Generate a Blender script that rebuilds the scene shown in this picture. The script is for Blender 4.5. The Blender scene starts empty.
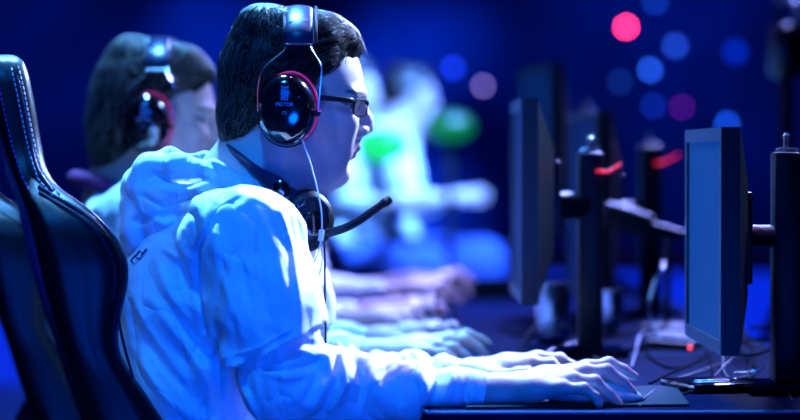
import bpy, bmesh, math, random
import numpy as np
from mathutils import Vector, Matrix, Quaternion
random.seed(7); np.random.seed(7)
sc = bpy.context.scene
COL = sc.collection

# ------------------------------------------------------------------ camera
FPX = 2550.0; ZC = 1.054; HOR = 160.0; TZ = 0.75; D1 = 3.4
cam_d = bpy.data.cameras.new('camera'); cam = bpy.data.objects.new('camera', cam_d); COL.objects.link(cam)
cam_d.sensor_width = 36.0; cam_d.lens = FPX / 800 * 36.0
cam.location = (0, 0, ZC); cam.rotation_euler = (math.radians(90) - math.atan(50 / FPX), 0, 0)
cam_d.clip_start = 0.05; cam_d.clip_end = 100
cam_d.dof.use_dof = True; cam_d.dof.focus_distance = 3.27; cam_d.dof.aperture_fstop = 2.5
sc.camera = cam
# ------------------------------------------------------------------ view / world
sc.view_settings.view_transform = 'Standard'; sc.view_settings.look = 'None'
sc.view_settings.gamma = 1; sc.view_settings.use_curve_mapping = False
sc.view_settings.exposure = 0.0
w = bpy.data.worlds.new('world'); sc.world = w; w.use_nodes = True
bg = w.node_tree.nodes['Background']; bg.inputs[0].default_value = (0.0, 0.03, 1.0, 1); bg.inputs[1].default_value = 0.008

# ------------------------------------------------------------------ lights
def area(name, loc, target, size, energy, color, spread=180):
    l = bpy.data.lights.new(name, 'AREA'); l.shape = 'DISK'; l.size = size; l.energy = energy; l.color = color
    l.spread = math.radians(spread)
    o = bpy.data.objects.new(name, l); COL.objects.link(o); o.location = loc
    o.rotation_euler = (Vector(target) - Vector(loc)).to_track_quat('-Z', 'Y').to_euler()
    return o
def spot(name, loc, target, energy, color, angle=40, blend=.5, size=.15):
    l = bpy.data.lights.new(name, 'SPOT'); l.energy = energy; l.color = color
    l.spot_size = math.radians(angle); l.spot_blend = blend; l.shadow_soft_size = size
    o = bpy.data.objects.new(name, l); COL.objects.link(o); o.location = loc
    o.rotation_euler = (Vector(target) - Vector(loc)).to_track_quat('-Z', 'Y').to_euler()
    return o
area('key_light', (1.7, 5.1, 3.0), (-.14, 3.4, 1.06), .4, 21, (.33, .52, 1.0), 24)
area('top_light', (-.45, 4.7, 3.3), (-.24, 3.4, 1.0), .25, 50, (.10, .42, 1.0), 50)
spot('blue_fill', (.30, .6, .38), (-.22, 3.4, .73), 760, (.0, .085, 1.0), 18, .8, .6)
area('soft_fill', (-.3, .3, 2.2), (-.1, 3.4, .9), .8, 1.2, (.0, .10, 1.0), 50)
area('overhead_fill', (-.5, 2.0, 3.6), (-.25, 3.4, .95), .35, 3.0, (.01, .22, 1.0), 34)  # unseen lamp added to brighten the hood from above
area('face_fill', (2.6, 2.2, 1.5), (0, 3.3, 1.05), .4, .03, (.75, .25, .9), 40)  # dim unseen violet lamp added to tint the face
area('hand_fill', (.25, 4.1, 3.0), (.24, 3.3, .78), .25, 2.0, (.62, .24, .85), 26)  # extra unseen lamp added to brighten the hands
area('desk_light', (2.2, 5.6, 2.6), (.3, 4.4, .75), .8, 4, (.0, .14, 1.0), 100)
area('row_light', (1.0, 6.6, 3.0), (.05, 4.8, .8), .5, 66, (.24, .30, 1.0), 50)
area('audience_light', (1.2, 6.9, 3.6), (.05, 8.6, .9), .5, 120, (.10, .30, 1.0), 46)
area('wall_wash', (1.5, 9.0, 4.5), (1.5, 14, 1.6), 3.0, 36, (.0, .05, 1.0), 120)

# ------------------------------------------------------------------ helpers
def P(px, py, d=D1):
    return np.array([(px - 400) / FPX * d, d, ZC - (py - HOR) / FPX * d])
def L(px, py, w_=0.0):
    return P(px, py, D1 + w_)
def rpx(r, d=D1): return r * d / FPX
def V(p): return Vector([float(x) for x in p])

def setp(o, label=None, cat=None, group=None, kind=None):
    if label: o['label'] = label
    if cat: o['category'] = cat
    if group: o['group'] = group
    if kind: o['kind'] = kind
    return o
def empty(name, loc, label, cat, group=None):
    o = bpy.data.objects.new(name, None); COL.objects.link(o); o.location = V(loc)
    o.empty_display_size = .05
    return setp(o, label, cat, group)
def link(name, me, mats, parent=None, smooth=True):
    o = bpy.data.objects.new(name, me); COL.objects.link(o)
    if not isinstance(mats, (list, tuple)): mats = [mats]
    for m in mats: me.materials.append(m)
    if smooth: me.polygons.foreach_set('use_smooth', np.ones(len(me.polygons), dtype=bool))
    if parent is not None:
        o.parent = parent; o.location = -parent.location if parent.parent is None else -(parent.location + parent.parent.location)
        # vertices are given in world space: cancel the parents' offsets
    return o
def mesh_np(name, verts, faces):
    me = bpy.data.meshes.new(name)
    verts = np.asarray(verts, dtype=np.float32)
    faces = np.asarray(faces, dtype=np.int32)
    n = faces.shape[1]
    me.vertices.add(len(verts)); me.vertices.foreach_set('co', verts.ravel())
    me.loops.add(faces.size); me.loops.foreach_set('vertex_index', faces.ravel())
    me.polygons.add(len(faces)); me.polygons.foreach_set('loop_start', np.arange(0, faces.size, n, dtype=np.int32))
    try: me.polygons.foreach_set('loop_total', np.full(len(faces), n, dtype=np.int32))
    except Exception: pass
    me.update(calc_edges=True); me.validate()
    return me

class MB:
    """collects simple shapes in one bmesh, world coordinates"""
    def __init__(s): s.bm = bmesh.new()
    def box(s, c, size, rot=None, bevel=0.0, seg=2):
        r = bmesh.ops.create_cube(s.bm, size=1.0)
        vs = r['verts']
        M = Matrix.Translation(V(c)) @ (rot.to_4x4() if rot is not None else Matrix.Identity(4)) @ Matrix.Diagonal((*[float(x) for x in size], 1))
        bmesh.ops.transform(s.bm, matrix=M, verts=vs)
        if bevel > 0:
            es = list({e for v in vs for e in v.link_edges})
            bmesh.ops.bevel(s.bm, geom=es, offset=bevel, segments=seg, affect='EDGES', profile=.5)
        return s
    def lathe(s, prof, c, axis=(0, 0, 1), n=28, sx=1.0, sy=1.0):
        """prof: list of (r, h) along axis"""
        q = Vector((0, 0, 1)).rotation_difference(Vector(axis).normalized())
        c = V(c); rings = []
        for r, h in prof:
            ring = []
            for i in range(n):
                a = 2 * math.pi * i / n
                ring.append(s.bm.verts.new(c + q @ Vector((r * math.cos(a) * sx, r * math.sin(a) * sy, h))))
            rings.append(ring)
        for a, b in zip(rings, rings[1:]):
            for i in range(n):
                s.bm.faces.new((a[i], a[(i + 1) % n], b[(i + 1) % n], b[i]))
        s.bm.faces.new(rings[0][::-1]); s.bm.faces.new(rings[-1])
        return s
    def tube(s, pts, r, n=8, closed=False, flat=None, smooth=True):
        pts = [V(p) for p in pts]
        if smooth and len(pts) > 2: pts = catmull(pts, closed)
        m = len(pts); rr = r if callable(r) else (lambda t: r)
        up = None; rings = []
        for i, p in enumerate(pts):
            a = pts[(i - 1) % m] if (closed or i > 0) else p
            b = pts[(i + 1) % m] if (closed or i < m - 1) else p
            t = (b - a).normalized() if (b - a).length > 1e-9 else Vector((0, 0, 1))
            if up is None: up = t.orthogonal().normalized() if flat is None else Vector(flat)
            x = (up - t * up.dot(t))
            x = x.normalized() if x.length > 1e-6 else t.orthogonal().normalized()
            if flat is None: up = x
            y = t.cross(x)
            R = rr(i / (m - 1 if m > 1 else 1)); Rx, Ry = R if isinstance(R, (tuple, list)) else (R, R)
            rings.append([s.bm.verts.new(p + x * Rx * math.cos(2 * math.pi * k / n) + y * Ry * math.sin(2 * math.pi * k / n)) for k in range(n)])
        for i in range(m if closed else m - 1):
            A, B = rings[i], rings[(i + 1) % m]
            for k in range(n): s.bm.faces.new((A[k], A[(k + 1) % n], B[(k + 1) % n], B[k]))
        if not closed: s.bm.faces.new(rings[0][::-1]); s.bm.faces.new(rings[-1])
        return s
    def prism(s, poly, n_vec):
        """poly: world points of a planar outline, extruded by vector"""
        a = [s.bm.verts.new(V(p)) for p in poly]; b = [s.bm.verts.new(V(p) + Vector(n_vec)) for p in poly]
        s.bm.faces.new(a[::-1]); s.bm.faces.new(b)
        for i in range(len(a)): s.bm.faces.new((a[i], a[(i + 1) % len(a)], b[(i + 1) % len(a)], b[i]))
        return s
    def build(s, name, mat, parent=None, smooth=True):
        bmesh.ops.recalc_face_normals(s.bm, faces=s.bm.faces)
        me = bpy.data.meshes.new(name); s.bm.to_mesh(me); s.bm.free()
        o = link(name, me, mat, parent, smooth)
        if smooth:
            try: me.set_sharp_from_angle(angle=math.radians(38))
            except Exception: pass
        return o
def catmull(pts, closed=False, sub=6):
    out = []; n = len(pts)
    rng = range(n) if closed else range(n - 1)
    for i in rng:
        p0 = pts[(i - 1) % n] if (closed or i > 0) else pts[i]
        p1 = pts[i]; p2 = pts[(i + 1) % n]
        p3 = pts[(i + 2) % n] if (closed or i + 2 < n) else p2
        for k in range(sub):
            t = k / sub
            out.append(.5 * ((2 * p1) + (p2 - p0) * t + (2 * p0 - 5 * p1 + 4 * p2 - p3) * t * t + (3 * p1 - p0 - 3 * p2 + p3) * t ** 3))
    if not closed: out.append(pts[-1])
    return out

# ------------------------------------------------------------------ materials
def mat(name, color, rough=.5, metal=0.0, spec=.5, coat=0.0, sheen=0.0, emis=None, estr=0.0, bump=None, sss=0.0, noise=None, vcol=False, trans=0.0, aniso=0):
    m = bpy.data.materials.new(name); m.use_nodes = True
    nt = m.node_tree; b = nt.nodes['Principled BSDF']
    b.inputs['Base Color'].default_value = (*color, 1)
    b.inputs['Roughness'].default_value = rough; b.inputs['Metallic'].default_value = metal
    b.inputs['Specular IOR Level'].default_value = spec
    b.inputs['Coat Weight'].default_value = coat; b.inputs['Coat Roughness'].default_value = .08
    b.inputs['Sheen Weight'].default_value = sheen
    b.inputs['Transmission Weight'].default_value = trans
    if sss:
        b.inputs['Subsurface Weight'].default_value = sss
        b.inputs['Subsurface Radius'].default_value = (.010, .004, .002); b.inputs['Subsurface Scale'].default_value = 1.0
    if emis:
        b.inputs['Emission Color'].default_value = (*emis, 1); b.inputs['Emission Strength'].default_value = estr
    tc = nt.nodes.new('ShaderNodeTexCoord')
    if noise:
        sc_, c2, lo, hi = noise
        n = nt.nodes.new('ShaderNodeTexNoise'); n.inputs['Scale'].default_value = sc_; n.inputs['Detail'].default_value = 4
        r = nt.nodes.new('ShaderNodeMapRange'); r.inputs[1].default_value = lo; r.inputs[2].default_value = hi
        mx = nt.nodes.new('ShaderNodeMix'); mx.data_type = 'RGBA'
        nt.links.new(tc.outputs['Object'], n.inputs['Vector']); nt.links.new(n.outputs[0], r.inputs[0]); nt.links.new(r.outputs[0], mx.inputs[0])
        mx.inputs[6].default_value = (*color, 1); mx.inputs[7].default_value = (*c2, 1)
        nt.links.new(mx.outputs[2], b.inputs['Base Color'])
    if vcol:
        a = nt.nodes.new('ShaderNodeAttribute'); a.attribute_name = 'Col'
        nt.links.new(a.outputs['Color'], b.inputs['Base Color'])
    if bump:
        sc_, st, dist = bump
        n = nt.nodes.new('ShaderNodeTexNoise'); n.inputs['Scale'].default_value = sc_; n.inputs['Detail'].default_value = 5
        bp = nt.nodes.new('ShaderNodeBump'); bp.inputs['Strength'].default_value = st; bp.inputs['Distance'].default_value = dist
        nt.links.new(tc.outputs['Object'], n.inputs['Vector']); nt.links.new(n.outputs[0], bp.inputs['Height']); nt.links.new(bp.outputs[0], b.inputs['Normal'])
    return m
M = {}
M['skin'] = mat('skin', (.8, .56, .47), .45, sss=.04, vcol=True, bump=(260, .15, .001))
M['skin_bg'] = mat('skin_background', (.8, .55, .46), .5)
M['hoodie'] = mat('white_cotton', (.84, .87, .92), .85, spec=.2, sheen=.2, bump=(500, .12, .001))
M['tee'] = mat('white_jersey', (.82, .87, .94), .8, spec=.25, sheen=.2, bump=(400, .12, .001))
def wrinkles(m, scale, dist, strength):
    nt = m.node_tree; b = nt.nodes['Principled BSDF']; old = b.inputs['Normal'].links[0].from_node
    tc = nt.nodes.new('ShaderNodeTexCoord'); mp = nt.nodes.new('ShaderNodeMapping'); mp.inputs['Rotation'].default_value = (0, .7, 0); mp.inputs['Scale'].default_value = (1.5, .8, .55)
    n = nt.nodes.new('ShaderNodeTexNoise'); n.inputs['Scale'].default_value = scale; n.inputs['Detail'].default_value = 2.5; n.inputs['Distortion'].default_value = .9
    a = nt.nodes.new('ShaderNodeMath'); a.operation = 'SUBTRACT'; a.inputs[1].default_value = .5
    c = nt.nodes.new('ShaderNodeMath'); c.operation = 'ABSOLUTE'; d = nt.nodes.new('ShaderNodeMath'); d.operation = 'POWER'; d.inputs[1].default_value = .7
    bp = nt.nodes.new('ShaderNodeBump'); bp.inputs['Strength'].default_value = strength; bp.inputs['Distance'].default_value = dist
    L_ = nt.links; L_.new(tc.outputs['Object'], mp.inputs[0]); L_.new(mp.outputs[0], n.inputs['Vector']); L_.new(n.outputs[0], a.inputs[0]); L_.new(a.outputs[0], c.inputs[0]); L_.new(c.outputs[0], d.inputs[0])
    L_.new(d.outputs[0], bp.inputs['Height']); L_.new(old.outputs[0], bp.inputs['Normal']); L_.new(bp.outputs[0], b.inputs['Normal'])
wrinkles(M['hoodie'], 9, .05, .42); wrinkles(M['tee'], 6.5, .07, .42)
M['seam'] = mat('seam_thread', (.6, .68, .8), .8)
M['print'] = mat('dark_print', (.01, .015, .10), .7)
M['hair'] = mat('brown_hair', (.004, .003, .003), .8, spec=.03)
M['strand'] = mat('hair_strands', (.022, .017, .019), .35, spec=.5)
M['hair2'] = mat('light_brown_hair', (.10, .08, .075), .4, spec=.6)
M['hair_dark'] = mat('dark_hair', (.02, .015, .015), .45)
M['trousers'] = mat('dark_trousers', (.02, .025, .05), .9)
M['jeans'] = mat('blue_jeans', (.03, .07, .34), .9)
M['shoe'] = mat('shoe_leather', (.02, .02, .03), .5)
M['gloss'] = mat('glossy_black_plastic', (.004, .004, .008), .12, spec=.6, coat=.6)
M['plastic'] = mat('black_plastic', (.005, .006, .012), .42, spec=.25)
M['matte'] = mat('matte_black', (.006, .007, .012), .6, spec=.3)
M['pink'] = mat('pink_rubber_added_glow', (.95, .05, .22), .4, emis=(1, .03, .16), estr=0.22)  # weak emission added to keep the pink vivid under blue light
M['steel'] = mat('steel_wire', (.75, .78, .85), .2, metal=1)
M['band'] = mat('blue_black_leather', (.004, .012, .05), .33, spec=.2, bump=(120, .1, .001))
M['leather'] = mat('black_leather', (.002, .003, .008), .38, spec=.22, bump=(350, .25, .001))
M['leather_panel'] = mat('black_perforated_leather', (.006, .008, .016), .5, spec=.4, bump=(600, .3, .001))
M['stitch'] = mat('white_stitching', (.55, .6, .7), .7)
M['purple'] = mat('purple_stitching', (.25, .06, .5), .7)
M['white_plastic'] = mat('white_cable_plastic', (.85, .88, .92), .4)
M['label_ink'] = mat('pale_blue_print', (.25, .42, .8), .5)
M['glass'] = mat('clear_lens', (.97, .98, 1), .02, trans=1.0)
M['glass'].node_tree.nodes['Principled BSDF'].inputs['IOR'].default_value = 1.08
M['desk'] = mat('blue_black_laminate', (.0008, .0045, .026), .6, spec=.004, noise=(6, (.0015, .007, .04), .4, .7))
M['edge'] = mat('desk_edging', (.05, .22, .38), .3, spec=.6)
M['pad'] = mat('teal_black_cloth', (.006, .022, .04), .85, spec=.1)
M['grey_cable'] = mat('grey_cable_plastic', (.16, .2, .3), .4)
M['mouse_shell'] = mat('grey_blue_plastic', (.22, .55, .65), .35)
M['screen'] = mat('lit_screen', (.004, .012, .03), .6, spec=.05, emis=(.0, .055, .37), estr=.75)
M['screen_dim'] = mat('dim_lit_screen', (.004, .01, .03), .6, spec=.05, emis=(.0, .03, .25), estr=.4)
M['bezel'] = mat('dark_blue_bezel', (.015, .04, .10), .5, spec=.2)
M['alu'] = mat('brushed_aluminium', (.22, .30, .45), .25, metal=1)
M['base'] = mat('matte_black_metal', (.001, .003, .012), .8, spec=.0)
M['cord'] = mat('dull_black_cable', (.002, .004, .012), .7, spec=.01)
M['keys'] = mat('dark_key_caps', (.01, .012, .02), .5)
M['floor'] = mat('dark_floor', (.01, .015, .03), .35, noise=(3, (.02, .03, .05), .4, .6))
M['wall'] = mat('dark_blue_drape', (.03, .05, .16), .8, noise=(1.3, (.10, .15, .4), .35, .75))
M['white_bg'] = mat('white_shirt', (.85, .88, .92), .9)
M['dark_bg'] = mat('dark_shirt', (.02, .025, .05), .9)
def glow(name, c, s): return mat(name, (0, 0, 0), .5, emis=c, estr=s)

# ------------------------------------------------------------------ implicit surfaces
class SDF:
    def __init__(s): s.p = []; s.disp = None; s.cut = []
    def cap(s, a, b, ra, rb, k=.012, op=1, sq=None):
        s.p.append(('c', np.array(a, float), np.array(b, float), ra, rb, k, op)); return s
    def ell(s, c, r, k=.012, op=1, rot=None):
        s.p.append(('e', np.array(c, float), np.array(r, float), np.array(rot.to_3x3()).T if rot is not None else None, 0, k, op)); return s
    def chain(s, pts, k=.012):
        """pts: list of (point, radius)"""
        for (a, ra), (b, rb) in zip(pts, pts[1:]): s.cap(a, b, ra, rb, k)
        return s
    def one(s, pr, X):
        if pr[0] == 'c':
            a, b, ra, rb = pr[1:5]; ba = b - a; L2 = max(ba @ ba, 1e-12)
            pa = X - a; t = np.clip(pa @ ba / L2, 0, 1)
            q = pa - t[..., None] * ba
            return np.sqrt((q * q).sum(-1)) - (ra + (rb - ra) * t)
        c, r, R = pr[1:4]; q = X - c
        if R is not None: q = q @ R.T
        k0 = np.sqrt(((q / r) ** 2).sum(-1)); k1 = np.sqrt(((q / (r * r)) ** 2).sum(-1)) + 1e-9
        return k0 * (k0 - 1) / k1
    def val(s, X, act=None):
        d = None
        for i, pr in enumerate(s.p):
            if act is not None and not act[i]: continue
            v = s.one(pr, X); k = pr[5]
            if pr[6] > 0:
                if d is None: d = v
                else:
                    h = np.maximum(k - np.abs(d - v), 0) / k; d = np.minimum(d, v) - h * h * k * .25
            elif d is not None:
                v = -v; h = np.maximum(k - np.abs(d - v), 0) / k; d = np.maximum(d, v) + h * h * k * .25
        if d is None: d = np.full(X.shape[:-1], 1.0)
        if s.disp is not None: d = d - s.disp(X)
        for (pt, n) in s.cut: d = np.maximum(d, (X - pt) @ n)
        return d
    def bounds(s):
        lo = np.full(3, 1e9); hi = -lo
        for pr in s.p:
            if pr[6] < 0: continue
            if pr[0] == 'c':
                r = max(pr[3], pr[4]); lo = np.minimum(lo, np.minimum(pr[1], pr[2]) - r); hi = np.maximum(hi, np.maximum(pr[1], pr[2]) + r)
            else: r = pr[2].max(); lo = np.minimum(lo, pr[1] - r); hi = np.maximum(hi, pr[1] + r)
        return lo - .03, hi + .03
    def mesh(s, h, B=16, smooth=0):
        lo, hi = s.bounds(); nb = np.ceil((hi - lo) / (h * B)).astype(int)
        ii = np.stack(np.meshgrid(*[np.arange(n) for n in nb], indexing='ij'), -1).reshape(-1, 3)
        cen = lo + (ii + .5) * h * B; hd = h * B * .5 * 1.7321
        vals = np.stack([s.one(p, cen) for p in s.p]); pos = np.array([p[6] > 0 for p in s.p])
        mn = vals[pos].min(0); keep = np.abs(s.val(cen)) < hd * 1.5 + .03
        N = int(nb.max() * B + 4); key = lambda c: (c[..., 0].astype(np.int64) * N + c[..., 1]) * N + c[..., 2]
        g = np.stack(np.meshgrid(*[np.arange(B + 1)] * 3, indexing='ij'), -1)
        VK, VP, Q = [], [], []
        for bi in np.nonzero(keep)[0]:
            act = vals[:, bi] < mn[bi] + 2.6 * hd + .05
            act |= (~pos) & (vals[:, bi] < 2 * hd + .03)
            base = ii[bi] * B; X = lo + (base + g) * h
            f = s.val(X, act); sg = f < 0
            if sg.all() or not sg.any(): continue
            c8 = [f[a:B + a, b:B + b, c:B + c] for a in (0, 1) for b in (0, 1) for c in (0, 1)]
            offs = [(a, b, c) for a in (0, 1) for b in (0, 1) for c in (0, 1)]
            s8 = sum((c < 0).astype(int) for c in c8); ac = np.nonzero((s8 > 0) & (s8 < 8))
            if len(ac[0]) == 0: continue
            F = np.stack([c[ac] for c in c8], -1); acc = np.zeros((len(ac[0]), 3)); cnt = np.zeros(len(ac[0]))
            for i in range(8):
                for j in range(i + 1, 8):
                    o1, o2 = np.array(offs[i]), np.array(offs[j])
                    if np.abs(o1 - o2).sum() != 1: continue
                    m_ = (F[:, i] < 0) != (F[:, j] < 0); t = np.where(m_, F[:, i] / (F[:, i] - F[:, j] + 1e-20), 0)
                    acc += m_[:, None] * (o1 + t[:, None] * (o2 - o1)); cnt += m_
            cc = np.stack(ac, -1) + base
            VK.append(key(cc + 1)); VP.append(lo + (cc + acc / cnt[:, None]) * h)
            for ax in range(3):
                a = f[:B, :B, :B]; b = f[tuple(slice(1, B + 1) if k == ax else slice(0, B) for k in range(3))]
                e = np.nonzero((a < 0) != (b < 0))
                if len(e[0]) == 0: continue
                fl = (a[e] < 0); ec = np.stack(e, -1) + base + 1
                u = np.eye(3, dtype=int)[(ax + 1) % 3]; v = np.eye(3, dtype=int)[(ax + 2) % 3]
                q = np.stack([key(ec - u - v), key(ec - v), key(ec), key(ec - u)], -1)
                q[~fl] = q[~fl][:, ::-1]; Q.append(q)
        VK = np.concatenate(VK); VP = np.concatenate(VP); Q = np.concatenate(Q)
        o = np.argsort(VK); VK = VK[o]; VP = VP[o]
        idx = np.searchsorted(VK, Q); idx = np.clip(idx, 0, len(VK) - 1); ok = (VK[idx] == Q).all(1)
        return VP, idx[ok]
def fold_field(folds, wmax=None):
    """folds: list of (polyline of (x,z) pairs, width, amplitude); raised ridges (negative: creases) on the near side"""
    F = [(np.array(pl, float), wd, am) for pl, wd, am in folds]
    def fn(X):
        out = np.zeros(X.shape[:-1]); x = X[..., 0]; z = X[..., 2]
        for pl, wd, am in F:
            best = np.full(x.shape, 1e9)
            lo = pl.min(0) - 3 * wd; hi = pl.max(0) + 3 * wd
            if x.max() < lo[0] or x.min() > hi[0] or z.max() < lo[1] or z.min() > hi[1]: continue
            n = len(pl) - 1; taper = None; tt = None
            for i in range(n):
                a, b = pl[i], pl[i + 1]; ba = b - a; t = np.clip(((x - a[0]) * ba[0] + (z - a[1]) * ba[1]) / (ba @ ba), 0, 1)
                d2 = (x - a[0] - t * ba[0]) ** 2 + (z - a[1] - t * ba[1]) ** 2
                g = (i + t) / n; m_ = d2 < best; best = np.where(m_, d2, best); tt = g if tt is None else np.where(m_, g, tt)
            out += am * np.exp(-best / wd ** 2) * np.sin(np.pi * np.clip(.12 + .76 * tt, 0, 1))
        if wmax is not None: out *= np.clip((wmax - X[..., 1]) / .04, 0, 1)
        return out
    return fn
def noise_fn(seed, freqs, amp, dirs=None):
    r = np.random.RandomState(seed); T = []
    for f in freqs:
        for _ in range(4):
            dv = r.normal(size=3); dv /= np.linalg.norm(dv)
            if dirs is not None: dv = dv * .5 + np.array(dirs) ; dv /= np.linalg.norm(dv)
            T.append((dv * f * 2 * np.pi, r.rand() * 6.28, amp * freqs[0] / f))
    def fn(X):
        wv = .25 * np.sin(X @ T[0][0] * .6 + 1) ; o = 0
        for kv, ph, a in T: o = o + a * (1 - 2 * np.abs(np.sin(.5 * (X @ kv) + ph + 3 * wv))) * .35
        return o
    return fn
def setcol(me, fn):
    n = len(me.vertices); co = np.empty(n * 3, np.float32); me.vertices.foreach_get('co', co); co = co.reshape(-1, 3)
    c = np.ones((n, 4), np.float32); c[:, :3] = fn(co)
    at = me.color_attributes.new('Col', 'FLOAT_COLOR', 'POINT'); at.data.foreach_set('color', c.ravel())

# ------------------------------------------------------------------ the people
def off(q, o): return np.array(q) + o
def head_sdf(S, o=np.zeros(3)):
    A = lambda x, y, w_=0.0: off(L(x, y, w_), o)
    r = lambda v: v / 750.0
    S.ell(A(289, 80), (r(63), .076, r(64)), .01)                 # skull
    S.ell(A(318, 82), (r(43), .066, r(46)), .03)                  # forehead
    S.ell(A(316, 122), (r(42), .058, r(54)), .03)                 # face
    for s in (-1, 1):
        S.cap(A(283, 148, s * .052), A(330, 173, s * .020), r(13), r(11), .03)   # jaw
        S.ell(A(335, 122, s * .040), (r(20), .018, r(15)), .025)    # cheek
        S.ell(A(338, 148, s * .026), (r(14), .020, r(17)), .02)     # mouth side
    S.ell(A(335, 172), (r(12), .020, r(11)), .02)                 # chin
    S.ell(A(341, 175), (r(6), .012, r(6.5)), .012)
    for s in (-1, 1):
        S.ell(A(362, 105, s * .033), (r(17), .020, r(10)), .010, -1)  # eye sockets
        S.ell(A(347, 107, s * .031), (r(10.5), .0135, r(9.5)), .003)    # eyes
        S.cap(A(357, 103, s * .022), A(354, 104, s * .040), r(2.2), r(2), .005)  # upper lid
        S.cap(A(355, 112, s * .022), A(352, 112, s * .040), r(1.8), r(1.6), .006)
        S.cap(A(362, 94, s * .012), A(354, 94, s * .044), r(4.2), r(3.4), .014)  # brow
    S.chain([(A(358, 99), r(5.5)), (A(361, 108), r(5)), (A(365, 119), r(6)), (A(367.5, 127.5), r(6.2))], .010)  # nose
    for s in (-1, 1): S.ell(A(361, 131, s * .0115), (r(7.5), .0085, r(5.6)), .007)
    S.cap(A(357, 138), A(356, 144), r(4), r(4), .010)
    for s in (-1, 1):
        S.cap(A(355.5, 147), A(348, 151, s * .020), r(4.4), r(2.2), .005)   # lips
        S.cap(A(352, 157.5), A(346, 154, s * .018), r(4.5), r(2.2), .005)
    S.cap(A(362, 152.3, -.03), A(362, 152.3, .03), r(1.2), r(1.2), .003, -1)
    S.cap(A(356, 165.5, -.02), A(356, 165.5, .02), r(6.5), r(6.5), .008, -1)
    # neck
    S.chain([(A(268, 120), r(42)), (A(266, 170), r(40)), (A(256, 222), r(46))], .03)
def finger(S, pts, rr, k=.004):
    S.chain(list(zip(pts, rr)), k)
RH = dict(w=(494, 393, 3.155), idx=[(588, 369, 3.190), (609, 364, 3.196), (624, 370, 3.196), (635, 377, 3.196)],
          mid=[(585, 373, 3.170), (607, 371, 3.170), (623, 382, 3.169), (633, 393, 3.168)],
          rng=[(573, 381, 3.147), (595, 382, 3.144), (609, 394, 3.142), (620, 405.5, 3.141)],
          pnk=[(562, 389, 3.127), (584, 389, 3.122), (596, 397, 3.120), (599.5, 405.5, 3.119)],
          thb=[(516, 393, 3.19), (545, 394, 3.222), (572, 394, 3.232), (592, 395, 3.230)])
LH = dict(w=(470, 376, 3.53), idx=[(532, 364, 3.488), (551, 364, 3.484), (560, 371, 3.48), (562, 377, 3.478)],
          mid=[(538, 359, 3.508), (560, 359.5, 3.508), (574, 367, 3.508), (579, 375, 3.508)],
          rng=[(536, 360, 3.530), (560, 362, 3.533), (573, 369, 3.533), (577, 376, 3.533)],
          pnk=[(528, 365, 3.552), (548, 368, 3.558), (558, 373, 3.558), (561, 377, 3.558)],
          thb=[(488, 378, 3.505), (505, 378, 3.468), (518, 374.5, 3.452), (528, 371.5, 3.45)])
def hand_pts(H, tr):
    return {k: ([tr(P(*q)) for q in v] if isinstance(v, list) else tr(P(*v))) for k, v in H.items()}
def hand_sdf(S, J):
    W = J['w']
    for f, rm, rw in (('idx', .0105, .013), ('mid', .0105, .014), ('rng', .010, .014), ('pnk', .0092, .013)):
        m = J[f][0]; mid = W * .45 + m * .55 + np.array([0, 0, .001])
        S.chain([(W, .0175), (mid, (rw + .0125) / 2 + .001), (m, rm)], .012)
    S.cap(W, W * .3 + J['thb'][1] * .7, .0165, .012, .015)
    for f, rr in (('idx', (.0094, .0080, .0070, .0058)), ('mid', (.0096, .0082, .0072, .0060)), ('rng', (.0092, .0079, .0069, .0058)), ('pnk', (.0080, .0069, .0060, .0052)), ('thb', (.0135, .0112, .0100, .0078))):
        p = J[f]; finger(S, p, rr, .003)
        S.ell(p[1], (rr[1] * 1.10,) * 3, .004)
    # knuckles
    for f in ('idx', 'mid', 'rng', 'pnk'):
        S.ell(J[f][0] + np.array([-.001, 0, .0035]), (.0085, .0075, .0065), .008)
def hand_col(hands):
    nails = []; tips = []
    for J in hands:
        for f in ('idx', 'mid', 'rng', 'pnk', 'thb'):
            a, b = J[f][2], J[f][3]; dv = (b - a) / np.linalg.norm(b - a)
            nrm = np.array([0, 0, 1.0]); nrm = nrm - dv * (nrm @ dv); nrm /= np.linalg.norm(nrm)
            nails.append((b + dv * .001 + nrm * .0065, .0052)); tips.append(b)
    return nails, tips
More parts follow.
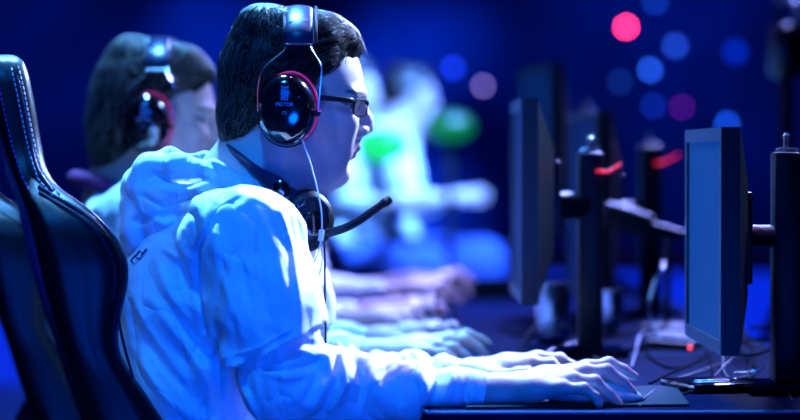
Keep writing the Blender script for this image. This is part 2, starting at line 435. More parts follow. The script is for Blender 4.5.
def skin_color(o, hands, head=True):
    nails, tips = hand_col(hands); base = np.array([.60, .42, .39])
    def fn(co):
        c = np.tile(base, (len(co), 1))
        def blend(ctr, rad, colr, s=1.0, ax=(1, 1, 1)):
            d = np.linalg.norm((co - ctr) * np.array(ax), axis=1) / rad
            m_ = (np.clip(1.5 - d, 0, 1) * s)[:, None]; c[:] = c * (1 - m_) + np.array(colr) * m_
        for t in tips: blend(t, .011, (.66, .34, .32), .6)
        for n, r_ in nails: blend(n, r_, (.72, .54, .52), .8)
        if head:
            u = (co[:, 0] - o[0]) * 750 + 400; v_ = 160 - (co[:, 2] - o[2] - ZC) * 750; w_ = np.abs(co[:, 1] - o[1] - D1)
            nz = np.sin(u * 3.1 + v_ * 1.7) * np.sin(v_ * 2.9 - u * 1.3) * .5 + .5
            def patch(px, py, rx, ry, ang, colr, s_, wmin=0, wmax=.1, rough=0):
                a = math.radians(ang); du = u - px; dv = v_ - py
                q = np.sqrt(((du * math.cos(a) + dv * math.sin(a)) / rx) ** 2 + ((-du * math.sin(a) + dv * math.cos(a)) / ry) ** 2)
                m_ = (np.clip(1.4 - q, 0, .6) / .6 * s_ * (1 - rough * nz) * (w_ > wmin) * (w_ < wmax))[:, None]
                c[:] = c * (1 - m_) + np.array(colr) * m_
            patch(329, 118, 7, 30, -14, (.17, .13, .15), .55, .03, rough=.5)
            patch(338, 160, 12, 14, 20, (.30, .22, .23), .35, .0, rough=.4)
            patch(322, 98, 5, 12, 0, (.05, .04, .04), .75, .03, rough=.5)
            patch(356, 93.5, 9, 1.9, 6, (.03, .02, .02), .92, .010)
            patch(349, 104.5, 6.5, 1.5, 8, (.03, .02, .03), .95, .012)
            patch(350, 108, 5.5, 2.5, 0, (.55, .55, .60), .7, .015, .05)
            patch(352.5, 107.5, 2.6, 2.8, 0, (.02, .02, .03), .95, .015, .05)
            patch(346, 111, 8, 3.2, 10, (.30, .17, .19), .5, .02)
            patch(355, 148, 5.5, 2.6, 12, (.52, .20, .22), .8, 0, .026)
            patch(351.5, 157, 5, 2.6, -8, (.55, .21, .23), .8, 0, .024)
            patch(350, 152.5, 7, 1.0, 5, (.07, .02, .03), .9, 0, .028)
            patch(364, 135, 2.6, 1.3, 0, (.07, .03, .03), .9, .003, .012)
            patch(320, 128, 8, 14, 0, (.62, .26, .27), .35, .03)
        return c
    return fn

def person_tree(name, o, label, RHp, LHp, ho_=None, hood=True, res=.0045, detail=False, hair_mat=None, cat='person', group=None):
    """one player seated at the desk, everything relative to the first player by offset o"""
    A = lambda x, y, w_=0.0: off(L(x, y, w_), o)
    ex = empty(name, off(np.array([-.27, D1, 0.0]), o), label, cat, group)
    sh = {-1: A(248, 238, -.185), 1: A(262, 232, .185)}
    el = {-1: (A(286, 388, -.225)), 1: A(300, 388, .20)}
    hd = {-1: RHp, 1: LHp}
    # skin
    S = SDF(); head_sdf(S, o if ho_ is None else ho_)
    S.cap(A(245, 225), A(225, 300), .10, .09, .05); S.cap(A(225, 300), A(220, 440), .09, .09, .03)
    S.cap(sh[-1], sh[1], .045, .045, .04)
    for s in (-1, 1):
        S.chain([(sh[s], .042), (el[s], .036), (hd[s]['w'] * .8 + el[s] * .2, .023), (hd[s]['w'], .0185)], .02); hand_sdf(S, hd[s])
    v, f = S.mesh(res)
    me = mesh_np('body', v, f); setcol(me, skin_color(o if ho_ is None else ho_, [RHp, LHp]))
    link('body', me, M['skin'], ex)
    # hoodie: hood and long sleeves
    S = SDF()
    S.cap(sh[-1], sh[1], .060, .060, .05)
    S.ell(A(222, 262), (.105, .175, .075), .05)
    for s in (-1, 1):
        h_ = hd[s]; wr = h_['w']; e = el[s]; dv = (wr - e) / np.linalg.norm(wr - e)
        end = wr - dv * .020 + np.array([0, 0, .0])
        up = (sh[s] + e) / 2 + np.array([0, 0, -.0])
        S.chain([(sh[s], .062), (up, .060), (e + np.array([.0, 0, .006]), .056), (e * .66 + end * .34, .047), (e * .35 + end * .65, .037), (e * .12 + end * .88, .029), (end, .0255)], .02)
        S.cap(end - dv * .045, end, .0275, .0262, .004)
        if s < 0: endR = end; dvR = dv
    # hood
    if hood:
        S.ell(A(172, 208), (.060, .105, .055), .03)
        S.ell(A(150, 186), (.036, .085, .034), .02)
        S.ell(A(141, 232), (.030, .070, .040), .02)
        for s in (-1, 1):
            S.chain([(A(141, 184, 0), rpx(18)), (A(152, 174, s * .055), rpx(18)), (A(178, 167, s * .088), rpx(14.5)), (A(212, 172, s * .102), rpx(13)), (A(246, 190, s * .098), rpx(13)), (A(272, 212, s * .085), rpx(13)), (A(284, 240, s * .05), rpx(13))], .012)
            S.chain([(A(136, 205, s * .02), rpx(17)), (A(165, 196, s * .085), rpx(15)), (A(205, 192, s * .118), rpx(13)), (A(240, 205, s * .118), rpx(12)), (A(266, 226, s * .11), rpx(12))], .010)
        S.chain([(A(150, 165, -.05), rpx(7)), (A(170, 157, -.03), rpx(6)), (A(205, 158, 0), rpx(6)), (A(222, 166, .05), rpx(6))], .02)
    folds = []
    G = lambda pts, off_=-.2: [(q[0], q[2]) for q in (A(x, y, off_) for x, y in pts)]
    if detail:
        folds += [(G([(263, 361), (285, 366), (312, 361), (322, 352)]), .0035, -.006), (G([(262, 366), (288, 372), (316, 368)]), .005, .005),
                  (G([(305, 345), (318, 352), (334, 350)]), .006, .006), (G([(330, 352), (332, 372), (322, 395), (312, 410)]), .006, .009),
                  (G([(322, 356), (318, 375), (308, 395)]), .005, -.006), (G([(345, 352), (346, 378), (336, 402), (326, 416)]), .006, .009),
                  (G([(338, 356), (340, 378), (330, 400)]), .0045, -.007), (G([(372, 364), (378, 385), (380, 410)]), .009, .007),
                  (G([(358, 360), (362, 380), (360, 404)]), .006, -.008), (G([(415, 362), (422, 380), (418, 404)]), .009, .006), (G([(398, 366), (401, 385), (402, 404)]), .007, -.006),
                  (G([(452, 366), (448, 384), (444, 402)]), .006, .004), (G([(437, 366), (434, 384), (432, 402)]), .006, -.005),
                  (G([(466, 373), (463, 390), (462, 406)]), .004, -.003),
                  (G([(237, 372), (250, 395), (262, 418)]), .006, .008), (G([(285, 345), (300, 340), (322, 344)]), .005, -.004)]
        folds += [(G([(150, 172), (168, 180), (192, 182), (212, 176)], -.1), .004, -.006), (G([(142, 196), (162, 206), (186, 202), (214, 192)], -.1), .004, -.007),
                  (G([(135, 222), (160, 216), (190, 206), (226, 197)], -.1), .005, -.007), (G([(136, 252), (158, 236), (190, 214)], -.1), .004, -.006), (G([(145, 215), (165, 224), (182, 222)], -.1), .005, .006),
                  (G([(205, 160), (222, 170), (246, 178)], -.1), .004, -.004), (G([(235, 198), (256, 210), (276, 232)], -.1), .003, -.004), (G([(156, 188), (176, 192), (200, 188)], -.1), .005, .005)]
    nf = noise_fn(3, (8, 15, 27), .0034); ff = fold_field(folds) if folds else None
    S.disp = (lambda X: nf(X) * .8 + ff(X)) if ff else nf
    v, f = S.mesh(res)
    me = mesh_np('hoodie', v, f)
    # flat sleeve ends: keep the surface behind the cuff plane
    ho = link('hoodie', me, M['hoodie'], ex)
    # t-shirt
    S = SDF()
    for s in (-1, 1):
        e = el[s]; S.chain([(sh[s] + np.array([.008, 0, .0]), .070), ((sh[s] + e) / 2, .072), (sh[s] * .1 + e * .9, .074)], .03)
    for s in (-1, 1):
        hn = np.array([.41, 0, -.91]); S.ell(A(262, 350, s * .21) + hn * .5, (.5, .5, .5), .003, -1)
    S.ell(A(214, 292), (.122, .178, .125), .05); S.ell(A(212, 375), (.125, .168, .15), .05); S.ell(A(222, 470), (.13, .17, .12), .05)
    S.cap(A(226, 240, -.15), A(236, 236, .15), .062, .062, .05)
    # sleeve hems are cut by subtracting a block of capsule below the hem line
    if detail:
        tf = [(G([(283, 212), (296, 250), (300, 290), (304, 330)]), .005, .004), (G([(238, 200), (215, 220), (200, 250), (196, 290), (205, 330)]), .0045, -.008),
              (G([(214, 250), (228, 285), (246, 330)]), .007, .005), (G([(250, 225), (262, 260), (268, 310)]), .006, -.005), (G([(262, 215), (280, 250), (290, 300)]), .007, .005), (G([(232, 240), (246, 270), (252, 300)]), .005, -.005),
              (G([(145, 300), (170, 330), (200, 372), (210, 410)]), .009, .007), (G([(135, 330), (158, 366), (190, 402)]), .008, -.007), (G([(128, 355), (150, 388), (180, 418)]), .007, .007),
              (G([(165, 300), (188, 335), (206, 360)]), .006, -.006), (G([(150, 262), (165, 292), (182, 322)]), .007, .005), (G([(170, 240), (182, 270), (190, 300)]), .006, -.005),
              (G([(128, 300), (140, 330), (155, 350)]), .006, .005), (G([(222, 330), (214, 360), (216, 400)]), .007, -.007), (G([(158, 250), (182, 262), (196, 290)]), .004, .003),
              (G([(222, 356), (262, 343), (298, 322)]), .0016, .003), (G([(224, 366), (262, 353), (300, 332)]), .003, .003)]
        ff2 = fold_field(tf); nf2 = noise_fn(11, (7, 13, 25), .0050, (.5, 0, .6))
        S.disp = lambda X: nf2(X) + ff2(X)
    else: S.disp = noise_fn(11, (7, 13), .006)
    v, f = S.mesh(res)
    me = mesh_np('t_shirt', v, f); ts = link('t_shirt', me, M['tee'], ex)
    return ex, ho, ts, dict(sh=sh, el=el)
ID = lambda q: q
RH1 = hand_pts(RH, ID); LH1 = hand_pts(LH, ID)
player, hoodie1, tee1, jj = person_tree('person', np.zeros(3), 'person in white hoodie and glasses wearing ear defenders, gripping a mouse at the desk', RH1, LH1, res=.0022, detail=True)

def tri_strands(name, V_, Nn, field, count, length, width, mat_, parent, seed=1, lift=.004, mask=None, seg=5):
    r = np.random.RandomState(seed); idx = r.randint(0, len(V_), count)
    p = V_[idx].copy(); n = Nn[idx]
    if mask is not None:
        m_ = mask(p); p = p[m_]; n = n[m_]
    k = len(p); d = field(p) + r.normal(size=(k, 3)) * .22
    d -= n * (d * n).sum(1)[:, None]; d /= np.linalg.norm(d, axis=1)[:, None] + 1e-9
    Ln = length * (.6 + .8 * r.rand(k))[:, None]; curl = r.normal(size=(k, 1)) * .25
    side = np.cross(n, d); q = p - d * Ln * .35 - n * .001; verts = []; cur = d.copy()
    for i in range(seg + 1):
        t = i / seg; wv = width * (1 - t ** 2 * .95)
        c = q + n * (lift * 4 * t * (1 - t) * (.5 + r.rand(k, 1) * .1)) + n * .0006
        verts += [c + side * wv, c - side * wv, c + n * wv * 1.2]
        cur = cur + side * curl * .25 - n * .05; cur /= np.linalg.norm(cur, axis=1)[:, None]
        q = q + cur * Ln / seg
    Vv = np.stack(verts, 1).reshape(-1, 3); S3 = 3 * (seg + 1); base = (np.arange(k) * S3)[:, None, None]
    fs = []
    for i in range(seg):
        for a_, b_ in ((0, 1), (1, 2), (2, 0)): fs.append([3 * i + a_, 3 * i + b_, 3 * i + 3 + b_, 3 * i + 3 + a_])
    F_ = (base + np.array(fs)[None]).reshape(-1, 4)
    return mesh_np(name, Vv, F_)
def vnormals(me):
    n = np.empty(len(me.vertices) * 3, np.float32); me.vertices.foreach_get('normal', n); n = n.reshape(-1, 3)
    c = np.empty(len(me.vertices) * 3, np.float32); me.vertices.foreach_get('co', c); return c.reshape(-1, 3).astype(float), n.astype(float)
def hair_mesh(o, res, parent, m_cap, m_str, kind='short', count=5200, seed=4):
    A = lambda x, y, w_=0.0: off(L(x, y, w_), o); r = lambda v: v / 750.
    S = SDF()
    S.ell(A(276, 79), (r(58), .086, r(67)), .02)
    S.ell(A(263, 40), (r(31), .058, r(36)), .012)
    S.ell(A(300, 42), (r(46), .068, r(28)), .03)
    S.ell(A(330, 46), (r(27), .056, r(26)), .03)
    S.cap(A(344, 42, -.02), A(350, 48, .02), r(10), r(8), .02)
    S.cap(A(240, 120, -.03), A(240, 120, .03), r(20), r(20), .03)
    S.cap(A(236, 142, -.02), A(236, 142, .02), r(12), r(12), .03)
    for s in (-1, 1): S.cap(A(305, 70, s * .066), A(318, 92, s * .066), r(10), r(5), .02)
    if kind == 'long':
        S.ell(A(244, 128), (r(26), .070, r(62)), .02)
        S.ell(A(262, 110), (r(46), .080, r(80)), .03)
        S.ell(A(345, 62), (r(22), .06, r(22)), .02)
    S.ell(A(323, 66), (r(28), .0745, r(24)), .02)
    S.ell(A(386, 111), (r(60), .12, r(57)), .006, -1)
    S.ell(A(353, 120), (r(31), .12, r(32)), .006, -1)
    if kind != 'long': S.cap(A(292, 150, -.2), A(292, 150, .2), r(40), r(40), .01, -1)
    else: S.cap(A(312, 160, -.2), A(312, 160, .2), r(46), r(46), .01, -1)
    nf = noise_fn(seed, (18, 45), .0020, None)
    S.disp = nf
    v, f = S.mesh(res)
    me = mesh_np('hair', v, f)
    vv, nn = vnormals(me)
    def field(p):
        x = (p[:, 0] - o[0]) / p[:, 1] * FPX * (p[:, 1] / (p[:, 1])) ; u = (p[:, 0] - o[0]) * 750 + 400
        vz = 160 - (p[:, 2] - o[2] - ZC) * 750
        t = np.clip((u - 255) / 40, 0, 1)[:, None]
        back = np.stack([np.full(len(p), -.45), .3 * np.sign(p[:, 1] - o[1] - D1), np.full(len(p), -.9)], 1)
        top = np.stack([np.full(len(p), .9), np.zeros(len(p)), .55 - .012 * (60 - np.clip(vz, 0, 60))], 1)
        return back * (1 - t) + top * t
    ms = tri_strands('strands', vv, nn, field, count, .032, .00045, m_str, parent, seed=seed, lift=.006,
                     mask=lambda p: nn_ok(p, o))
    # one object: cap and strands share the mesh
    nv = len(v); sv, _ = vnormals(ms); sf = np.empty(len(ms.loops), np.int32); ms.loops.foreach_get('vertex_index', sf); sf = sf.reshape(-1, 4)
    me2 = mesh_np('hair', np.vstack([v, sv]), np.vstack([f, sf + nv]))
    mi = np.concatenate([np.zeros(len(f), np.int32), np.ones(len(sf), np.int32)])
    ob = link('hair', me2, [m_cap, m_str], parent)
    if len(me2.polygons) == len(mi): me2.polygons.foreach_set('material_index', mi)
    return ob
def nn_ok(p, o):
    u = (p[:, 0] - o[0]) * 750 + 400; vz = 160 - (p[:, 2] - o[2] - ZC) * 750
    return ~((vz > 95) & (u > 262)) & ~((vz > 50) & (u > 345))
hair_mesh(np.zeros(3), .0022, player, M['hair'], M['strand'])

def text(body, size, c, normal, up, m, name, parent, depth=.0002, cx='CENTER'):
    cu = bpy.data.curves.new(name, 'FONT'); cu.body = body; cu.size = size; cu.extrude = depth; cu.align_x = cx; cu.align_y = 'CENTER'
    to = bpy.data.objects.new(name, cu); COL.objects.link(to)
    bpy.context.view_layer.update()
    me = bpy.data.meshes.new_from_object(to.evaluated_get(bpy.context.evaluated_depsgraph_get()))
    bpy.data.objects.remove(to)
    n = Vector(normal).normalized(); u = Vector(up); u = (u - n * u.dot(n)).normalized(); x = u.cross(n)
    Mx = Matrix((( x.x, u.x, n.x, c[0]), (x.y, u.y, n.y, c[1]), (x.z, u.z, n.z, c[2]), (0, 0, 0, 1)))
    me.transform(Mx); me.name = name
    for _ in range(len(me.materials)): me.materials.pop()
    return link(name, me, m, parent, smooth=False)

def ear_defenders(o, label, tilt=0.0, writing=True, group=None):
    """worn over the head: two cups, wire band, leather pad"""
    A = lambda x, y, w_=0.0: off(L(x, y, w_), o)
    ex = empty('ear_defenders', A(290, 110), label, 'ear defenders', group)
    mb = MB()
    path = [A(299, 45, -.090), A(299, 33, -.083), A(299, 21, -.062), A(299, 13, -.032), A(299, 10, 0), A(299, 13, .032), A(299, 21, .062), A(299, 33, .083), A(299, 45, .090)]
    mb.tube(path, (.0195, .0065), n=16, flat=(1, 0, 0)); pad = mb.build('headband_pad', M['band'], ex)
    mb = MB()
    for x in (284.5, 315):
        mb.tube([q + np.array([(x - 299) / 750 + (.0012 if x > 300 else 0), 0, .003]) for q in path], .0019, n=8)
    mb.tube([A(286, 44.5, -.0975), A(312, 44.5, -.0975)], .0016, n=6)
    mb.tube([A(289, 22, -.0745), A(309, 22, -.0745)], .0012, n=6)
    mb.build('pad_trim', M['steel'], pad)
    for s in (-1, 1):
        mb = MB()
        mb.tube([A(284, 44, s * .094), A(284, 51, s * .099), A(265, 67, s * .112), A(258, 84, s * .118), A(257.5, 112, s * .122)], .0011, n=6)
        mb.tube([A(314, 44, s * .094), A(311, 48, s * .099), A(321, 66, s * .110), A(320, 92, s * .117), A(318, 112, s * .120)], .0011, n=6)
        mb.build('wire_band', M['steel'], ex)
        mb = MB()
        c = A(287, 110, s * .084)
        mb.lathe([(.90, -.004), (1.0, .0), (1.0, .012), (.975, .024), (.90, .033), (.76, .039), (.5, .0425), (.2, .0435), (.01, .0437)], c, (0, s, 0), n=48)
        # scale the unit radii to the oval cup
        for v_ in mb.bm.verts:
            v_.co.x = c[0] + (v_.co.x - c[0]) * .0385; v_.co.z = c[2] + (v_.co.z - c[2]) * .0472
        q = Matrix.Rotation(math.radians(4 * s), 3, 'Y')
        cup = mb.build('ear_cup', M['gloss'], ex)
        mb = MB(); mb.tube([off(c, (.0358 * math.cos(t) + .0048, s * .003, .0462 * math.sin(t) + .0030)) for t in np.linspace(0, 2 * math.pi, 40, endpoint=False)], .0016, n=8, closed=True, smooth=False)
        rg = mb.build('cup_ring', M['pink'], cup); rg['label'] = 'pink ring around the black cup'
        mb = MB(); mb.tube([off(c, (.030 * math.cos(t), -s * .010, .038 * math.sin(t))) for t in np.linspace(0, 2 * math.pi, 32, endpoint=False)], .0115, n=10, closed=True, smooth=False)
        mb.build('ear_cushion', M['matte'], cup)
        mb = MB(); mb.lathe([(.004, 0), (.0048, .002), (.0048, .008), (.003, .010)], A(317.5, 113, s * .108), (0, s, 0), n=14)
        mb.build('hinge', M['plastic'], cup); mb = MB(); mb.lathe([(.004, 0), (.004, .006)], A(257.5, 113, s * .112), (0, s, 0), n=14); mb.build('hinge', M['plastic'], cup)
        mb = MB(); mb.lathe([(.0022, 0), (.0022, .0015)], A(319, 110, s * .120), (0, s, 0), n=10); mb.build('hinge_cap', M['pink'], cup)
        if writing and s < 0:
            y0 = .1288
            T = lambda t, sz, x, y, d=y0: text(t, sz, A(x, y, -d), (0, -1, 0), (0.02, 0, 1), M['label_ink'], 'cup_lettering', cup)
            T('3M', .0088, 284.5, 88.5, .1272)
            T('PELTOR', .0064, 284.5, 104.5); T('CE', .0052, 284.5, 113);
            mb = MB()
            cc = A(284.5, 96.5, -.1280)
            for dx in (-1, 1):
                mb.box(off(cc, (dx * .0042, 0, 0)), (.0007, .0004, .0084)); mb.box(off(cc, (0, 0, dx * .0042)), (.0084, .0004, .0007))
            mb.tube([off(cc, (.0022 * math.cos(t), 0, .0022 * math.sin(t))) for t in np.linspace(.6, 5.6, 12)], .0004, n=5)
            mb.tube([off(cc, (-.003, 0, -.003)), off(cc, (.003, 0, .003))], .0004, n=5)
            mb.build('cup_emblem', M['label_ink'], cup, smooth=False)
            mb = MB(); mb.box(A(299, 97, -.1268), (.0012, .0004, .0012)); mb.build('cup_dot', M['label_ink'], cup, smooth=False)
            mb = MB(); mb.box(A(288, 122, -.1262), (.019, .0004, .0004)); mb.build('cup_line', M['label_ink'], cup, smooth=False)
    return ex
ear_defenders(np.zeros(3), 'black ear defenders with a pink ring worn by the person in glasses')

def neck_headset(o, label):
    A = lambda x, y, w_=0.0: off(L(x, y, w_), o)
    ex = empty('gaming_headset', A(300, 215), label, 'headset')
    mb = MB()
    mb.tube([A(296, 196, -.084), A(280, 186, -.098), (A(258, 172, -.088)), (A(236, 154, -.058)), (A(226, 147, 0)), (A(236, 154, .058)), (A(258, 172, .088)), (A(280, 186, .098)), A(296, 196, .084)], (.0105, .0045), n=12, flat=(-.6, 0, .8))
    mb.build('headband', M['band'], ex)
    for s in (-1, 1):
        ax = Vector((.22, s * .97, .05)).normalized(); c = V(A(306, 221, s * .078))
        mb = MB(); mb.lathe([(.030, -.018), (.036, -.014), (.037, -.004), (.034, 0.0)], c, ax, n=36, sx=1.0, sy=1.12); 
        cu = mb.build('ear_cushion', M['matte'], ex)
        mb = MB(); mb.lathe([(.033, -.001), (.0355, .002), (.0355, .010), (.033, .016), (.026, .020), (.025, .0185), (.012, .0195), (.001, .0195)], c, ax, n=40, sx=1.0, sy=1.12)
        cup = mb.build('ear_cup', M['plastic'], ex)
        mb = MB(); cd = c + Vector((.006, 0, -.004)) + ax * .019
        mb.lathe([(.0165, 0), (.0165, .004), (.015, .0055), (.011, .006), (.010, .0045), (.001, .0045)], cd, ax, n=30)
        mb.build('dial', M['gloss'], cup)
        mb = MB()
        qr = Vector((0, 0, 1)).rotation_difference(ax)
        for rr, a0, a1, th in ((.0285, 2.4, 4.4, .0007), (.0285, .6, 1.7, .0009), (.0205, 2.0, 4.6, .0006)):
            mb.tube([c + ax * .0195 + qr @ Vector((rr * math.cos(t), rr * math.sin(t) * 1.1 * (1), .0)) for t in np.linspace(a0, a1, 12)], th, n=5)
        k = c + ax * .021 + Vector((-.010, 0, .024))
        mb.tube([k + Vector((.0035 * math.cos(t) + .003 * math.sin(t), 0, .006 * math.sin(t))) for t in np.linspace(0, 6.28, 14, endpoint=False)], .0005, n=5, closed=True)
        mb.build('cup_marking', M['steel'], cup)
        mb = MB(); mb.lathe([(.002, -.008), (.010, -.006), (.0125, 0), (.0105, .006), (.003, .009)], V(A(281, 189, s * .102)), (0, s, .2), n=20)
        mb.build('yoke_hinge', M['gloss'], ex)
    mb = MB(); mb.tube([A(318, 235, -.094), A(330, 232.5, -.096), A(345, 228, -.094), A(360, 220, -.088), A(374, 210, -.08), A(387, 201, -.07)], lambda t: .0062 - .0012 * t + (.0012 if t > .9 else 0), n=12)
    bo = mb.build('microphone_boom', M['plastic'], ex)
    mb = MB(); mb.tube([A(384.5, 203, -.074), A(389, 199.5, -.069)], .0062, n=14, smooth=False); mb.build('microphone_tip', M['matte'], bo)
    return ex
neck_headset(np.zeros(3), 'black gaming headset with a microphone boom hanging round the neck of the person in glasses')

def glasses(o):
    A = lambda x, y, w_=0.0: off(L(x, y, w_), o)
    ex = empty('eyeglasses', A(362, 105), 'black rectangular eyeglasses worn by the person in the white hoodie', 'glasses')
    for s in (-1, 1):
        c = V(A(360.5, 108, s * .031)); u = Vector((-.38, s * .92, .04)); v_ = Vector((.16, 0, 1)).normalized()
        ring = [c + u * (.0225 * math.copysign(abs(math.cos(t)) ** .6, math.cos(t))) + v_ * (.0112 * math.copysign(abs(math.sin(t)) ** .6, math.sin(t))) for t in np.linspace(0, 2 * math.pi, 36, endpoint=False)]
        mb = MB(); mb.tube(ring, .0011, n=6, closed=True, smooth=False)
        mb.tube(ring[2:17], .0026, n=6, smooth=False)
        fr = mb.build('lens_frame', M['plastic'], ex)
        mb = MB(); mb.prism([c + (q - c) * .96 for q in ring], (.0012, 0, 0)); mb.build('lens', M['glass'], fr, smooth=False)
        mb = MB(); mb.tube([A(354, 101, s * .051), A(350, 100.5, s * .060), A(335, 99, s * .069), A(318, 98, s * .075), A(296, 99, s * .078)], (.0036, .0013), n=8, flat=(0, 0, 1))
        mb.build('temple', M['plastic'], ex)
    mb = MB(); mb.tube([A(365.5, 103, -.012), A(368, 101, 0), A(365.5, 103, .012)], .0015, n=6); mb.build('bridge', M['plastic'], ex)
    return ex
glasses(np.zeros(3))

mb = MB()
mb.tube([L(301, 136, -.105), L(305, 148, -.108), L(311, 165, -.115), L(317, 188, -.124), L(321.5, 212, -.128), L(322, 232, -.126)], .0011, n=6)
cb = empty('earphone_cable', L(310, 180, -.1), 'thin white earphone cable hanging from under the ear cup down the chest', 'cable')
mb.build('upper_cable', M['white_plastic'], cb)
mb = MB(); mb.tube([L(322, 230, -.127), L(320.5, 241, -.126)], (.0035, .0022), n=8, smooth=False, flat=(1, 0, 0)); mb.build('slider', M['white_plastic'], cb)
mb = MB(); mb.tube([L(321, 240, -.125), L(317, 256, -.125), L(309, 272, -.13), L(305, 290, -.14), L(304, 300, -.15)], .001, n=6)
mb.tube([L(306, 252, -.118), L(306, 270, -.128), L(308, 292, -.14)], .001, n=6); mb.tube([L(321, 240, -.125), L(322, 262, -.12), L(316, 285, -.12)], .001, n=6)
mb.build('lower_cable', M['white_plastic'], cb)
mb = MB(); mb.tube([L(323, 236, -.06), L(324.5, 255, -.05), L(325, 300, -.04), L(325.5, 350, -.03), L(324, 400, -.02), L(300, 460, 0)], .0016, n=6)
setp(mb.build('headset_cable', M['plastic']), 'thin black headset cable hanging straight down in front of the white hoodie', 'cable')
#%%REST
# ------------------------------------------------------------------ small print on the back of the t-shirt
from mathutils.bvhtree import BVHTree
def cam_hit(ob_, px, py):
    me = ob_.data; bm = bmesh.new(); bm.from_mesh(me); t = BVHTree.FromBMesh(bm)
    o_ = V((0, 0, ZC)); d_ = (V(P(px, py, 3.0)) - o_).normalized(); h = t.ray_cast(o_, d_); bm.free(); return h[0], h[1]
for ch, px, py in (('L', 134.5, 260), ('D', 140, 256.5), ('I', 144.5, 253)):
    hp, hn = cam_hit(tee1, px, py)
    if hp is not None:
        t_ = text(ch, .0155, V(hp) + Vector((-.3, -.93, .2)) * .003, (-.3, -.93, .2), (.62, 0, .8), M['print'], 'back_print', player, depth=.0012)
        t_['label'] = 'small dark lettering on the back of the shirt'

# ------------------------------------------------------------------ the room
def slab(name, c, size, m, kind='structure', bevel=0):
    mb = MB(); mb.box(c, size, bevel=bevel); o = mb.build(name, m, smooth=False)
    if kind: o['kind'] = kind
    return o
slab('floor', (0, 8, -.05), (16, 20, .1), M['floor'])
slab('wall_back', (0, 15, 3), (16, .2, 6.2), M['wall'])

# ------------------------------------------------------------------ desks
def desk(name, poly, label, apron=True, legs=()):
    ex = empty(name, (np.mean([p[0] for p in poly]), np.mean([p[1] for p in poly]), 0), label, 'desk', 'gaming desks')
    mb = MB(); mb.prism([(x, y, TZ - .028) for x, y in poly], (0, 0, .028)); tp = mb.build('desk_top', M['desk'], ex, smooth=False)
    mb = MB(); pts = [V((x, y, TZ - .002)) for x, y in poly]
    for a, b in zip(pts, pts[1:] + pts[:1]): mb.tube([a, b], .0022, n=6, smooth=False)
    mb.build('edge_strip', M['edge'], tp)
    for x, y in legs:
        mb = MB(); mb.box((x, y, (TZ - .028) / 2), (.05, .05, TZ - .028), bevel=.004); mb.build('leg', M['matte'], ex)
    return ex
desk('gaming_desk', [(.035, 3.085), (1.35, 3.11), (1.35, 3.96), (.60, 4.04), (-.10, 3.86)], 'black desk under the mouse and hands of the person in glasses', legs=[(.30, 3.15), (1.28, 3.16), (1.28, 3.88), (.45, 3.9)])
desk('gaming_desk', [(-.10, 3.87), (.60, 4.05), (.57, 6.6), (-.12, 6.6)], 'black desk further back under the blurred hands and cables', legs=[(.50, 4.3), (.1, 6.5), (.5, 6.5)])

# ------------------------------------------------------------------ neighbours in the row
def shift(dx, dy, zs=1.0): return lambda q: np.array([q[0] + dx, q[1] + dy, TZ + (q[2] - TZ) * zs + .001])
def legs(ex, o):
    S = SDF(); B = lambda x, w_, z: off((x, D1 + w_, z), o)
    S.ell(B(-.255, 0, .60), (.12, .18, .13), .05)
    for s in (-1, 1):
        S.chain([(B(-.24, s * .09, .565), .095), (B(.13, s * .11, .56), .068), (B(.10, s * .11, .30), .062), (B(.06, s * .11, .09), .055)], .03)
    v, f = S.mesh(.009); link('trousers', mesh_np('trousers', v, f), M['trousers'], ex)
    for s in (-1, 1):
        S = SDF(); S.chain([(B(.05, s * .11, .06), .048), (B(.12, s * .11, .045), .044), (B(.22, s * .115, .036), .034)], .03); S.cut = [(B(0, 0, .002), np.array([0, 0, -1.0]))]
        v, f = S.mesh(.008); link('shoe', mesh_np('shoe', v, f), M['shoe'], ex)
legs(player, np.zeros(3))
o2 = np.array([-.251, .70, -.008])
p2, *_ = person_tree('person', o2 + np.array([.060, 0, .018]), 'person with fair fringe and ear defenders, half hidden behind the hood of another person', hand_pts(RH, shift(-.161, .62, .86)), hand_pts(LH, shift(-.135, .67)), ho_=o2, hood=False, res=.0045)
hair_mesh(o2, .005, p2, M['hair'], M['hair2'], kind='long', count=5000, seed=9); legs(p2, o2)
ear_defenders(o2, 'black ear defenders with a pink ring on the blurred person behind the hood', writing=True)
mb = MB(); mb.tube([off(L(x, y - 12, w_), o2) for x, y, w_ in ((262, 212, -.085), (235, 196, -.10), (205, 190, -.06), (196, 188, 0), (205, 190, .06), (235, 196, .10), (262, 212, .085))], .013, n=12)
setp(mb.build('neck_cushion', mat('purple_fabric', (.20, .02, .14), .8)), 'dark purple cushion round the neck of the person with the fair fringe', 'cushion')
o3 = np.array([-.05, 1.35, -.01])
p3, *_ = person_tree('person', o3, 'second person behind the one in glasses, only blurred hands and sleeves showing on the desk', hand_pts(RH, shift(-.21, 1.30)), hand_pts(LH, shift(-.16, 1.42)), res=.007)
hair_mesh(o3, .008, p3, M['hair_dark'], M['hair_dark'], count=10, seed=5); legs(p3, o3)
o4 = np.array([-.08, 2.1, 0.0])
p4, *_ = person_tree('person', o4, 'farthest person of the desk row, a blurred bent hand at the far desk end', hand_pts(RH, shift(-.14, 2.15, 1.45)), hand_pts(LH, shift(-.16, 2.3, 1.3)), res=.007)
hair_mesh(o4, .008, p4, M['hair_dark'], M['hair_dark'], count=10, seed=6); legs(p4, o4)

